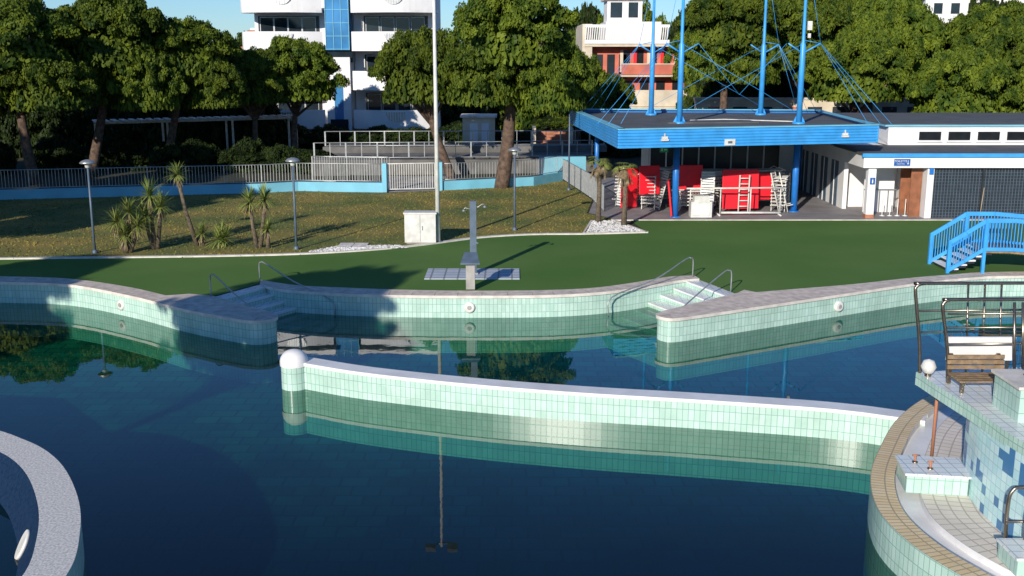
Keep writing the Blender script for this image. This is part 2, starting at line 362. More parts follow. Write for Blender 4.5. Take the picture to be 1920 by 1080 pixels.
rail([(-9.2,31.8,0),(-9.2,31.8,.62),(-9.12,31.72,.74),(-8.95,31.55,.72),(-8.3,30.95,.35),(-7.4,30.2,-.15),(-7.3,30.1,-.75)])
rail([(-8.2,33.95,0),(-8.2,33.95,.6),(-8.12,33.88,.7),(-7.95,33.75,.68),(-6.9,33.0,.25),(-5.6,32.25,-.2),(-5.5,32.2,-.7)])
rail([(6.0,34.7,0),(6.0,34.7,.6),(5.9,34.6,.7),(5.7,34.45,.68),(4.5,33.2,.25),(3.1,32.3,-.1),(3.0,32.2,-.7)])
rail([(6.85,32.6,0),(6.85,32.6,.6),(6.75,32.55,.7),(6.55,32.4,.66),(5.6,31.4,.2),(4.9,30.6,-.2),(4.8,30.5,-.7)])
for (x,y,nx,ny) in ((-12.15,32.3,-.5,-.86),(-1.31,31.95,0,-1),(10.1,32.1,.48,-.88)):
    mb=MB(); n=Vector((nx,ny,0)).normalized()
    c=Vector((x,y,-.34)); mb.tube([c-n*.05,c+n*.05,c+n*.07],[.17,.17,.13],'whitep',20); mb.tube([c+n*.071,c+n*.085],[.07,.06],'concrete',12); mb.obj('underwater_lamp')
Db=smooth([(-5.1,25.3),(-3.30,24.38),(-.736,23.49),(1.675,22.88),(3.99,22.43),(6.21,21.95),(7.27,21.63),(7.95,21.32),(8.6,21.0)],6)
Df=offs(Db,-.42)
mb=MB(); mb.strip(Df,-2.3,-.08,'tile'); mb.strip(Db,-2.3,-.08,'tile',True)
a=offs(Db,.03);b=offs(Db,-.45); mb.band(b,a,0.0,'white'); mb.strip(b,-.08,0.0,'white'); mb.strip(a,-.08,.0,'white',True); mb.band(a,b,-.08,'white')
mb.lathe((-5.3,24.95,0),[(.32,-2.3),(.32,-.10)],'tile',28)
mb.lathe((-5.3,24.95,0),[(.34,-.10),(.34,.02),(.32,.10),(.26,.19),(.18,.25),(.08,.28),(0,.285)],'white',28)
mb.obj('pool_divider_wall')
mb=MB(); mb.box(-2.9,.25,34.5,36.2,-.02,.03,'slabtile'); mb.obj('shower_slab')
mb=MB(); X,Y=-1.31,32.95
mb.box(X-.14,X+.14,Y-.12,Y+.14,.03,.85,'concrete')
mb.prism([(X-.3,Y-.25),(X+.3,Y-.25),(X+.22,Y+.3),(X-.22,Y+.3)],.85,.9,'slate')
mb.quad([(X-.3,Y-.25,.9),(X+.3,Y-.25,.9),(X+.2,Y+.3,1.15),(X-.2,Y+.3,1.15)],'slate'); mb.quad([(X-.22,Y+.3,.9),(X+.22,Y+.3,.9),(X+.2,Y+.3,1.15),(X-.2,Y+.3,1.15)],'slate')
mb.quad([(X-.3,Y-.25,.9),(X-.2,Y+.3,1.15),(X-.22,Y+.3,.9)],'slate');mb.quad([(X+.3,Y-.25,.9),(X+.2,Y+.3,1.15),(X+.22,Y+.3,.9)],'slate')
mb.obj('drinking_fountain',bevel=.01)
mb=MB(); X,Y=-1.3,35.3
mb.box(X-.11,X+.11,Y-.08,Y+.08,.03,2.5,'slate'); mb.box(X-.16,X+.16,Y-.12,Y+.12,.03,.08,'metal')
mb.tube([(X,Y,2.2),(X-.26,Y,2.27),(X-.30,Y,2.24)],.018,'metal'); mb.lathe((X-.31,Y,2.16),[(.02,.06),(.07,0),(0,0)],'metal',12)
mb.tube([(X,Y,2.2),(X+.32,Y,2.4),(X+.38,Y,2.38)],.018,'metal'); mb.lathe((X+.39,Y,2.29),[(.02,.06),(.07,0),(0,0)],'metal',12)
mb.tube([(X+.12,Y-.09,1.1),(X+.16,Y-.14,1.1)],.03,'metal')
mb.obj('outdoor_shower',bevel=.015)
mb=MB(); mb.tube([(-2.91,41.53,0),(-2.93,41.53,6),(-2.95,41.53,11.6)],[.095,.075,.05],'whitep',12)
mb.lathe((-2.91,41.53,0),[(.2,0),(.2,.05),(.1,.06)],'metal',14)
mb.tube([(-3.5,41.53,11.5),(-2.4,41.53,11.5)],.035,'metal')
for x in(-3.4,-2.5): mb.obox((x,41.35,11.6),(.2,0,0),(0,.1,-.08),(0,.1,.14),'metal')
mb.obj('floodlight_mast')
mb=MB(); mb.box(-4.2,-2.98,41.2,41.75,.06,1.18,'whitep'); mb.box(-4.24,-2.94,41.17,41.79,1.18,1.24,'whitep'); mb.box(-4.15,-3.03,41.23,41.72,0,.06,'concrete'); mb.box(-3.595,-3.585,41.193,41.2,.1,1.15,'dark'); mb.box(-3.52,-3.49,41.17,41.2,.55,.72,'metal')
mb.obj('utility_cabinet',bevel=.012)
def lamp(x,y,h=3.35):
    mb=MB(); mb.tube([(x,y,0),(x,y,h-.2)],[.05,.038],'slate',10); mb.lathe((x,y,0),[(.1,0),(.1,.1),(.05,.14)],'slate',12)
    mb.lathe((x,y,h),[(.04,-.22),(.09,-.2),(.11,-.05)],'whitep',14)
    mb.lathe((x,y,h),[(.11,-.06),(.27,-.05),(.28,-.02),(.2,.05),(.08,.09),(0,.1)],'metal',20); mb.obj('garden_lamp')
lamp(-15.59,39.23,3.4); lamp(-8.21,40.0,3.4); lamp(.11,44.5,3.4); lamp(3.1,58,5.6)
mb=MB()
def pebbles(mb,poly,n,r,k='white'):
    xs=[p[0] for p in poly]; ys=[p[1] for p in poly]
    def ins(x,y):
        c=False;j=len(poly)-1
        for i in range(len(poly)):
            if (poly[i][1]>y)!=(poly[j][1]>y) and x<(poly[j][0]-poly[i][0])*(y-poly[i][1])/(poly[j][1]-poly[i][1])+poly[i][0]: c=not c
            j=i
        return c
    k0=0
    while k0<n:
        x=R.uniform(min(xs),max(xs));y=R.uniform(min(ys),max(ys))
        if not ins(x,y): continue
        k0+=1; s=r*R.uniform(.6,1.4); a=R.uniform(0,3); b=len(mb.v); kk=R.choice([k,k,'pale','concrete'])
        mb.v+=[(x+s*math.cos(a+t)*(1,.7)[q%2],y+s*math.sin(a+t),.02+s*.2) for q,t in enumerate((0,1.2,2.4,3.7,5))]+[(x,y,.02+s*.8)]
        for q in range(5): mb.face([b+q,b+(q+1)%5,b+5],kk)
pebbles(mb,[(-7.7,39.4),(-6.6,40.6),(-4.3,40.7),(-4.0,40.2),(-5.3,40.0),(-7.0,39.2)],1100,.06)
pebbles(mb,[(3.1,43.8),(5.5,44.1),(4.5,46.9),(3.6,46.9)],1100,.06)
mb.obj('pebble_bed')
mb=MB(); mb.box(-6.7,-5.6,40.1,41.1,-.01,.07,'pale'); mb.box(-6.15,-6.13,40.12,41.08,.07,.074,'dark'); mb.obj('manhole_cover')
# ------------------------------------------------------------ plants
def blade(mb,c,az,el,L,w,k,droop=.5,seg=4):
    c=Vector(c); d=Vector((math.cos(az)*math.cos(el),math.sin(az)*math.cos(el),math.sin(el))); side=Vector((-math.sin(az),math.cos(az),0))
    p=c.copy(); b=len(mb.v)
    for i in range(seg+1):
        t=i/seg; ww=w*(1-t)**.7*(.6+.8*t if t<.5 else 1)
        mb.v+=[tuple(p-side*ww),tuple(p+side*ww)]
        d=(d+Vector((0,0,-droop/seg))).normalized(); p=p+d*L/seg
    for i in range(seg): a=b+2*i; mb.face([a,a+1,a+3,a+2],k)
def rosette(mb,c,n,L,w,k='yucca',droop=.6,lo=-.3,hi=1.45,dry=0):
    for i in range(n): blade(mb,c,R.uniform(0,6.283),R.uniform(lo,hi),L*R.uniform(.75,1.1),w,k,droop)
    for i in range(dry): blade(mb,(c[0],c[1],c[2]-.1),R.uniform(0,6.283),R.uniform(-1.3,-.5),L*R.uniform(.5,.9),w,'dry',.6)
def yucca(x,y,stems,name='yucca_plant'):
    mb=MB()
    for dx,dy,h,L in stems:
        mb.tube([(x+dx*.2,y+dy*.2,0),(x+dx*.7,y+dy*.7,h*.5),(x+dx,y+dy,h)],[.1,.075,.07],'trunk',8)
        rosette(mb,(x+dx,y+dy,h),110,L,.032,dry=18)
    mb.obj(name)
yucca(-14.4,39.3,[(-.35,0,1.15,.75),(.4,.1,1.0,.75),(0,-.2,.7,.7),(.1,.2,1.5,.7)])
yucca(-13.6,40.1,[(-.1,0,2.05,.8),(.25,.1,1.6,.75),(-.3,-.1,1.3,.7)])
yucca(-12.1,40.9,[(-.75,0,2.75,.6)])
yucca(-12.0,40.7,[(.0,0,.5,.5)])
yucca(-11.3,40.7,[(0,0,.25,.8),(.15,.1,.3,.65)])
yucca(-9.75,40.4,[(-.25,0,1.75,.75),(.3,.1,1.85,.7)])
yucca(-9.35,40.3,[(0,0,.75,.45)])
def palm(x,y,h):
    mb=MB(); mb.tube([(x,y,0),(x+.03,y,h*.5),(x,y,h)],[.13,.10,.11],'trunk',10)
    for i in range(30):
        az=R.uniform(0,6.28); el=R.uniform(-1.3,1.1); d=Vector((math.cos(az)*math.cos(el),math.sin(az)*math.cos(el),math.sin(el)))
        e=Vector((x,y,h))+d*.36; k='yucca' if el>.1 else 'dry'
        mb.tube([(x,y,h),tuple(e)],.012,k,4,False)
        for j in range(12):
            aa=az+(j-5.5)*.22; blade(mb,e,aa,el-.35,.42,.018,k,1.1,3)
    mb.obj('fan_palm')
palm(3.8,46.6,2.55); palm(4.83,45.6,2.45)
# ------------------------------------------------------------ trees
def crown_mesh(name,seed,Rr=4.,H=2.6,nl=36,puffs=10,leaves=150,ls=.125,mk='leaf',flat=-.15,core=6000):
    """umbrella pine crown: broad dome of needle clumps with an almost flat underside"""
    rg=np.random.default_rng(seed); 
    cs=[]
    for i in range(nl):
        a=i*2.399+rg.uniform(-.3,.3); r=Rr*.86*math.sqrt((i+.2)/nl)*rg.uniform(.9,1.1)
        z=H*.78*max(0,1-(r/(Rr*.96))**2.8)*rg.uniform(.9,1.06)+.3+rg.uniform(-.15,.2)
        cs.append((r*math.cos(a),r*math.sin(a),z,rg.uniform(.5,.85)))
    pc=[];pr=[]
    for (x,y,z,q) in cs:
        for j in range(puffs):
            d=rg.normal(size=3); d/=np.linalg.norm(d)
            if d[2]<flat: d[2]=-d[2]*.5
            pc.append([x+d[0]*q,y+d[1]*q,z+d[2]*q*.6]); pr.append(rg.uniform(.24,.48))
    pc=np.array(pc);pr=np.array(pr); n=len(pc)
    d=rg.normal(size=(n,leaves,3)); d/=np.linalg.norm(d,axis=2,keepdims=True); d[:,:,2]=np.where(d[:,:,2]<-.3,-d[:,:,2],d[:,:,2])
    P=(pc[:,None,:]+d*(pr[:,None,None])*np.array([1,1,.75])*rg.uniform(.6,1.15,size=(n,leaves,1))).reshape(-1,3)
    D=d.reshape(-1,3); S=ls*rg.uniform(.6,1.3,size=(len(P),1))
    c=rg.normal(size=(core,3)); c/=np.linalg.norm(c,axis=1,keepdims=True); c[:,2]=np.abs(c[:,2]); rad=rg.uniform(.3,1,size=(core,1))**.5
    Pc=c*rad*np.array([Rr*.80,Rr*.80,H*.80]); Pc[:,2]+=.05
    P=np.vstack([P,Pc]); D=np.vstack([D,c]); S=np.vstack([S,ls*2.0*rg.uniform(.7,1.2,size=(core,1))])
    nrm=D+rg.normal(size=D.shape)*.5; nrm/=np.linalg.norm(nrm,axis=1,keepdims=True)
    t=np.cross(nrm,rg.normal(size=D.shape)); t/=np.linalg.norm(t,axis=1,keepdims=True); b=np.cross(nrm,t)
    V=np.stack([P-t*S*.5-b*S*.32,P+t*S*.6-b*S*.1,P+t*S*.1+b*S*.42,P-t*S*.5+b*S*.25],axis=1).reshape(-1,3)
    me=bpy.data.meshes.new(name); nf=len(P)
    me.vertices.add(nf*4); me.vertices.foreach_set('co',V.astype(np.float32).ravel())
    me.loops.add(nf*4); me.loops.foreach_set('vertex_index',np.arange(nf*4,dtype=np.int32))
    me.polygons.add(nf); me.polygons.foreach_set('loop_start',np.arange(0,nf*4,4,dtype=np.int32)); 
    me.update(calc_edges=True); me.materials.append(M[mk]); me['lobes']=[float(v) for c in cs for v in c]
    return me
CR=[crown_mesh('pine_crown_%d'%i,11+i) for i in range(5)]
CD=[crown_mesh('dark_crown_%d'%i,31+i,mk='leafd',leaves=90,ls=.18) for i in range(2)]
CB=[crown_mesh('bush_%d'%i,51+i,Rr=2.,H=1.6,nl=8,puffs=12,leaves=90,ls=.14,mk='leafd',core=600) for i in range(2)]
def pine(x,y,zb,zt,w,lean=(0,0),seed=0,base=None,tr=.24,name='pine_tree',dark=False,rotv=None):
    e=empty(name,(0,0,0)); base=base or (x,y)
    me=(CD if dark else CR)[seed%(2 if dark else 5)]
    o=bpy.data.objects.new('crown',me); COL.objects.link(o); o.parent=e
    sx=w/8.4; sz=(zt-zb)/3.0; o.scale=(sx,sx,sz); o.location=(x,y,zb+.05*sz); o.rotation_euler=(0,0,rotv if rotv is not None else seed*1.7)
    mb=MB(); zf=zb*.74+.2
    fx,fy=base[0]+(x-base[0])*.7,base[1]+(y-base[1])*.7
    rg=random.Random(seed+5)
    mid=((base[0]+fx)/2+rg.uniform(-.15,.15),(base[1]+fy)/2,zf*.5)
    mb.tube(smooth([(base[0],base[1],-.1),mid,(fx,fy,zf)],4),[tr*1.25-(tr*.45)*i/8 for i in range(9)],'bark',10)
    L=me['lobes']; ca,sa=math.cos(o.rotation_euler.z),math.sin(o.rotation_euler.z)
    for i in range(1,len(L)//4,4):
        lx,ly,lz=L[4*i]*sx,L[4*i+1]*sx,L[4*i+2]*sz
        q=(x+lx*ca-ly*sa,y+lx*sa+ly*ca,o.location.z+lz)
        m1=(fx+(q[0]-fx)*.5+rg.uniform(-.2,.2),fy+(q[1]-fy)*.5,zf+(q[2]-zf)*.48)
        mb.tube([(fx,fy,zf-.25),m1,q],[tr*.5,tr*.28,.04],'bark',6)
    mb.obj('trunk',e); return e
def tall_pine(x,y,zb,zt,w,base,seed,tr):
    """old pine with a second, lower storey of shaded clumps"""
    e=pine(x,y,zb+(zt-zb)*.36,zt,w*.92,base=base,seed=seed,tr=tr)
    for dx,dy,z0,z1,ww,sd in((-w*.20,-.6,zb+.3,zb+(zt-zb)*.60,w*.62,seed+1),(w*.22,-.3,zb,zb+(zt-zb)*.56,w*.60,seed+2),(w*.02,1.4,zb+.4,zb+(zt-zb)*.62,w*.62,seed+3)):
        o=bpy.data.objects.new('lower_crown',CR[sd%5]); COL.objects.link(o); o.parent=e; s=ww/8.4; o.scale=(s,s,(z1-z0)/3.0); o.location=(x+dx,y+dy,z0); o.rotation_euler=(0,0,sd)
tall_pine(.2,59.1,4.3,10.8,8.6,(-.59,59.1),1,.34)
pine(-5.3,63.8,4.4,8.7,6.2,base=(-3.56,63.6),seed=2,tr=.24)
tall_pine(-28.0,61,4.2,10.2,9.2,(-27.3,60.9),3,.27)
tall_pine(-24.0,65.5,4.0,10.8,8.8,(-25.7,65),0,.27)
tall_pine(-20.4,68,4.0,9.4,7.8,(-22.1,68),4,.25)
pine(-17.4,73,3.9,7.6,5.8,seed=2,tr=.2)
pine(-15.0,75,4.1,8.2,7.4,base=(-15.2,75),seed=3,tr=.22,rotv=2.2)
pine(-33,64,3.5,10.5,8,seed=2,tr=.25)
pine(4.6,76,3.0,7.3,5.4,seed=1,tr=.2)
pine(7.4,82,2.4,5.7,4.4,seed=4,tr=.2)
tall_pine(16.6,85,5.0,12.2,9.6,(16.6,85),0,.3)
pine(24.0,76,4.0,8.5,8.4,seed=1,tr=.26)
pine(30.6,74,2.6,7.6,8.2,seed=2,base=(29,76),tr=.26)
pine(36.2,72,2.2,6.7,7.2,seed=3,tr=.26)
pine(24,92,6,12,10.5,seed=2); pine(33,95,5,12.0,11,seed=3); pine(42,96,5,11.5,11,seed=0); pine(38,84,4,9.4,9.5,seed=1); pine(46,86,4,9.4,9,seed=4)
pine(21,104,6,12.6,10,seed=3); pine(51,100,5,11.4,11,seed=1); pine(28.5,86,4.4,10.2,8.5,seed=0); pine(29,108,7,13.2,10,seed=4)
# trees beside the pool on the left: their shadows lie over the pool corner, lawn and fence
pine(-15.6,10.8,6.0,10.0,6.4,seed=2,tr=.2)
pine(-25.5,14,5.6,9.6,6.2,seed=1,tr=.2)
pine(-31,37,4,10,9,seed=0); pine(-29,45,4,9.6,8,seed=3); pine(-37,44,4,10,9,seed=1); pine(-34,27,4,9,8,seed=4); pine(-39,54,4,10,9,seed=2)
pine(-24.6,38.2,4.6,9.2,7.6,seed=1); pine(-26.5,32.0,5,9.6,0.1+6.5,base=(-27.5,32),seed=4)
rg=random.Random(3)
def mass(name,n,x0,x1,y0,y1,topf,src,s0=1.1,s1=1.5):
    e=empty(name)
    for i in range(n):
        x=x0+(x1-x0)*i/(n-1)+rg.uniform(-2,2); y=rg.uniform(y0,y1); me=rg.choice(src); o=bpy.data.objects.new('crown_%d'%i,me); COL.objects.link(o); o.parent=e
        s=rg.uniform(s0,s1); h=topf(x)*rg.uniform(.85,1.08); o.scale=(s,s,h/2.9); o.location=(x,y,0); o.rotation_euler=(0,0,rg.uniform(0,6))
mass('distant_trees',64,-95,100,120,140,lambda x:8.6 if x<8 else 12.6,CR+CD)
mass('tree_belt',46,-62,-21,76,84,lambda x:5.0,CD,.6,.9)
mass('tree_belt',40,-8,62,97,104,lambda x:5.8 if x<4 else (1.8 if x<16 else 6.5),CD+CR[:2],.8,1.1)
e=empty('hedge')
for i in range(80):
    x=-44+i*1.0+rg.uniform(-.4,.4); y=rg.uniform(76,82)
    if -21<x<-5: y=rg.uniform(79,82); 
    me=rg.choice(CB); o=bpy.data.objects.new('bush_%d'%i,me); COL.objects.link(o); o.parent=e
    h=rg.uniform(1.0,1.5)* (1.3 if x<-21 else .7); s=rg.uniform(.6,.9); o.scale=(s,s,h); o.location=(x,y,.1); o.rotation_euler=(0,0,rg.uniform(0,6))
for i in range(26):
    x=-34+i*.85+rg.uniform(-.3,.3); y=rg.uniform(66,72)
    me=rg.choice(CB); o=bpy.data.objects.new('shrub_%d'%i,me); COL.objects.link(o); o.parent=e
    s=rg.uniform(.4,.75); o.scale=(s,s,rg.uniform(.5,1.1)); o.location=(x,y,.0); o.rotation_euler=(0,0,rg.uniform(0,6))
# ------------------------------------------------------------ fences / low blue wall
wl=[(-42,52.5),(-26,54.1),(-21,55.2),(-13.4,56.8),(-11.6,57.7),(-6.85,57.2)]
wr=[(-3.8,57.9),(1.22,60.0),(3.0,62.5)]
mb=MB()
for pl in(wl,wr):
    mb.band(pl,offs(pl,.2),.5,'bluel'); mb.strip(pl,-.02,.5,'bluel'); mb.strip(offs(pl,.2),-.02,.5,'bluel',True)
for x,y in((-6.85,57.2),(-3.9,57.85)): mb.box(x-.12,x+.12,y-.1,y+.22,0,1.55,'bluel')
mb.prism([(1.6,63.2),(4.4,63.6),(4.4,64.0),(1.6,63.6)],0,1.3,'bluel')
mb.obj('low_blue_wall')
mb=MB(); fence(mb,offs(wl,.1),.5,1.0,'metal',.16,.011,.02); fence(mb,offs(wr,.1),.5,.95,'metal',.16,.011,.02); mb.obj('metal_fence')
mb=MB(); fence(mb,[(-6.7,57.4),(-3.95,57.9)],.05,1.45,'whitep',.12,.013,.03,5); mb.obj('entrance_gate')
mb=MB(); fence(mb,[(3.0,62.5),(4.08,54.1),(4.3,49.8)],.02,1.25,'metal',.13,.012,.02); mb.obj('metal_fence')
mb=MB(); fence(mb,[(-12,65),(-6,65.5),(-.5,66),(5,67)],1.0,1.0,'metal',.9,.02,.03,1.8)
fence(mb,[(-12,69),(-3,69.5),(6,70)],1.4,1.0,'metal',.9,.02,.03,1.8)
fence(mb,[(-11.5,61.5),(-7,61)],.02,1.5,'metal',.14,.014)
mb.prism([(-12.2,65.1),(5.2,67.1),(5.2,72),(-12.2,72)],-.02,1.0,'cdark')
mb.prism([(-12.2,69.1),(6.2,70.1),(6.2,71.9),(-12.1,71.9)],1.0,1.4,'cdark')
mb.obj('terrace_ramp')
sheet('path',[(-6.6,57.0),(-4.0,57.8),(-3,65),(-8,65)],.01,'concrete')
mb=MB(); mb.box(-3.4,-1.2,74,76,0,3.0,'cream'); mb.box(-3.55,-1.05,73.85,76.15,3.0,3.15,'pale'); mb.box(-2.9,-2.35,73.97,74,1.0,2.6,'wall'); mb.box(-2.1,-1.6,73.97,74,.9,2.6,'wall'); mb.box(-3.4,-1.2,73.96,73.99,.0,.9,'pale'); mb.obj('cream_hut',bevel=.02)
mb=MB()
for i in range(7): mb.box(1.6,3.9,72+i*.4,72.4+i*.4+.0,0,1.0+.17*i,'terra')
mb.box(1.4,1.6,72,75,0,2.4,'cream'); mb.box(3.9,4.1,72,75,0,2.4,'cream'); mb.obj('garden_steps')
mb=MB()
for i in range(24):
    t=i/23; x=-27+11.5*t; y=70+6*t
    mb.obox((x,y,3.0),(.14,.07,0),(-.55,1.1,0),(0,0,.04),'pale')
for t in (0,.33,.66,1):
    x=-27+11.5*t; y=70+6*t
    for s_ in(-.45,.45): mb.box(x+s_-.06,x+s_+.06,y-s_*2-.06,y-s_*2+.06,0,2.95,'pale')
mb.tube([(-26.6,69.2,2.9),(-15.1,75.2,2.9)],.07,'pale',6); mb.tube([(-27.5,71,2.9),(-16,77,2.9)],.07,'pale',6)
mb.obj('pergola')
# ------------------------------------------------------------ apartment building
def apartment():
    e=empty('apartment_building')
    mb=MB(); Yb=87.5
    mb.box(-20.5,-14.7,Yb,97,0,15.5,'wall'); mb.box(-12.6,-6.3,Yb,97,0,15.5,'wall'); mb.box(-14.7,-12.6,Yb+.4,97,0,15.8,'wall')
    mb.box(-14.6,-12.7,85.4,Yb+.4,0,7.0,'wall')
    mb.obj('walls',e)
    mb=MB()
    mb.box(-14.55,-12.75,85.6,Yb+.3,7.55,16,'bglass')
    mb.box(-14.75,-12.55,85.9,Yb+.2,6.6,7.55,'glass')
    for z in np.arange(7.6,16,1.0): mb.box(-14.6,-12.7,85.56,85.6,z,z+.04,'bluel')
    for x in(-14.57,-13.95,-13.35,-12.75): mb.box(x,x+.04,85.54,85.56,7.55,16,'bluel')
    mb.box(-14.0,-13.3,85.36,85.4,0,5.6,'bglass'); mb.box(-14.35,-12.95,85.3,85.36,0,2.2,'glass')
    mb.obj('stair_tower_glazing',e)
    def arc(x0,x1,bul,n=14):
        return [(x0+(x1-x0)*i/n,Yb-2.2-bul*math.sin(math.pi*i/n)) for i in range(n+1)]
    mb=MB(); gl=MB()
    for (x0,x1,side) in((-20.9,-14.75,0),(-12.5,-6.1,1)):
        for z in(1.5,4.5,7.5,10.4,13.4):
            fr=arc(x0,x1,.9)
            if side: fr=fr+[(x1+.25,Yb-1.6),(x1+.3,Yb-.6),(x1,Yb)]
            else: fr=[(x0,Yb),(x0-.3,Yb-.6),(x0-.25,Yb-1.6)]+fr
            inn=offs(fr,.15)
            mb.prism(fr+( [(x0,Yb)] if side else [(x1,Yb)]),z-.02,z+.18,'white')
            mb.band(fr,inn,z+1.45,'white'); mb.strip(fr,z+.18,z+1.45,'wall'); mb.strip(inn,z+.18,z+1.45,'wall',True)
            cx=(x0+x1)/2+.2; 
            g=[(cx+.75*math.cos(a),z+1.30+.75*math.sin(a)*1.0) for a in np.linspace(math.pi,2*math.pi,12)]
            gl.quad([(px,Yb-3.14,pz) for px,pz in g],'metal')
            for q in np.linspace(-.6,.6,7): gl.box(cx+q-.02,cx+q+.02,Yb-3.17,Yb-3.145,z+1.3-math.sqrt(max(.01,.5625-q*q)),z+1.3,'white')
        for z in(1.7,4.7,7.7,10.6,13.6,-1.4):
            gl.box(x0+.7,x1-.6,Yb-.05,Yb,z+.1,z+2.5,'black')
            for xx in np.linspace(x0+.9,x1-1.9,4):
                gl.box(xx,xx+1.0,Yb-.1,Yb-.05,z+.1,z+2.35,'glass')
                gl.box(xx-.05,xx,Yb-.12,Yb-.05,z+.1,z+2.4,'metal'); gl.box(xx+1.0,xx+1.05,Yb-.12,Yb-.05,z+.1,z+2.4,'metal')
                gl.box(xx-.05,xx+1.05,Yb-.13,Yb-.05,z+2.36,z+2.44,'metal')
        mb.box(x0-.2,x1+.2,Yb-2.6,Yb,15.3,15.6,'white')
    mb.obj('balconies',e); gl.obj('windows',e)
apartment()
mb=MB(); mb.box(-25.5,-20.6,99,106,0,7.6,'wall'); mb.prism([(-26,98.5),(-20.3,98.5),(-20.3,106.5),(-26,106.5)],7.6,7.9,'terra')
mb.box(-23.9,-23.2,99.5,100.2,7.9,9.2,'wall'); mb.box(-24.0,-23.1,99.4,100.3,9.2,9.35,'terra'); mb.box(-23.75,-23.35,99.6,100.1,9.35,9.55,'white')
for x in(-25,-23.3): mb.box(x,x+.9,98.97,99,4.6,6,'glass'); mb.box(x-.05,x+.95,98.95,98.97,4.5,4.6,'white')
mb.obj('white_house')
def redb():
    e=empty('red_apartment_building'); Y=101
    mb=MB()
    mb.box(7.2,16.2,Y,112,0,8.2,'salmon'); mb.box(8.8,14.0,Y+2,110,8.2,10.2,'wall'); mb.box(9.0,12.3,Y+3,108,10.2,12.2,'wall')
    mb.box(8.7,12.6,Y+2.7,108.4,12.2,12.45,'pale'); mb.box(11.2,14.8,Y+2.5,108,12.6,12.9,'pale')
    mb.box(6.6,14.3,Y-1.5,Y+2,7.9,8.15,'cream'); mb.box(10,16.4,Y-1.5,Y,5.2,5.4,'cream'); mb.box(6.2,16.4,Y-1.2,Y,2.2,2.5,'cream')
    mb.box(6.4,7.3,Y-1.4,110,0,9.9,'cream')
    mb.obj('walls',e)
    mb=MB()
    mb.box(6.6,14.3,Y-1.6,Y-1.5,8.15,8.5,'wall'); mb.box(6.6,14.3,Y-1.6,Y-1.5,9.6,9.85,'wall')
    for i in range(38): x=6.7+i*.2; mb.obox((x,Y-1.6,9.05),(.05,0,0),(0,.03,0),(.04,0,.55),'white')
    mb.box(10,16.4,Y-1.6,Y-1.5,5.4,6.3,'salmon'); mb.box(10,16.4,Y-1.65,Y-1.5,6.3,6.4,'cream')
    for i in range(5):
        x=10.3+i*1.25; mb.box(x,x+.6,Y-.06,Y,5.6,7.6,'black'); mb.box(x-.3,x-.02,Y-.1,Y,5.6,7.6,'red' if i%2 else 'cream')
    for i in range(3): x=7.7+i*1.1; mb.box(x,x+.7,Y-.06,Y,5.0,7.2,'glass')
    mb.box(10,16.4,Y-1.3,Y-1.2,2.5,4.0,'cream')
    for i in range(4): x=10.4+i*1.5; mb.box(x,x+.8,Y-.06,Y,2.7,4.8,'black')
    mb.box(9.3,10.4,Y+2.97,Y+3,10.6,12,'glass'); mb.box(11,11.9,Y+2.97,Y+3,10.6,12,'glass')
    mb.obj('balconies_and_windows',e)
redb()
mb=MB()
mb.box(15.5,48,91,92,0,3.5,'cream'); mb.box(15.4,48.1,90.9,92.1,3.5,3.65,'pale')
for i in range(15): mb.box(16.5+i*2.1,17.7+i*2.1,90.95,91,1.2,2.9,'dark' if i%3 else 'salmon')
mb.obj('long_garden_building')
mb=MB(); mb.box(48,66,128,140,0,13.6,'wall'); mb.box(47.5,66.5,127.5,140.5,13.6,13.9,'pale'); mb.box(52,58,130,136,13.9,15.3,'white')
for i in range(8): mb.box(49+i*2,50+i*2,127.96,128,11.8,13,'glass')
mb.obj('distant_building')
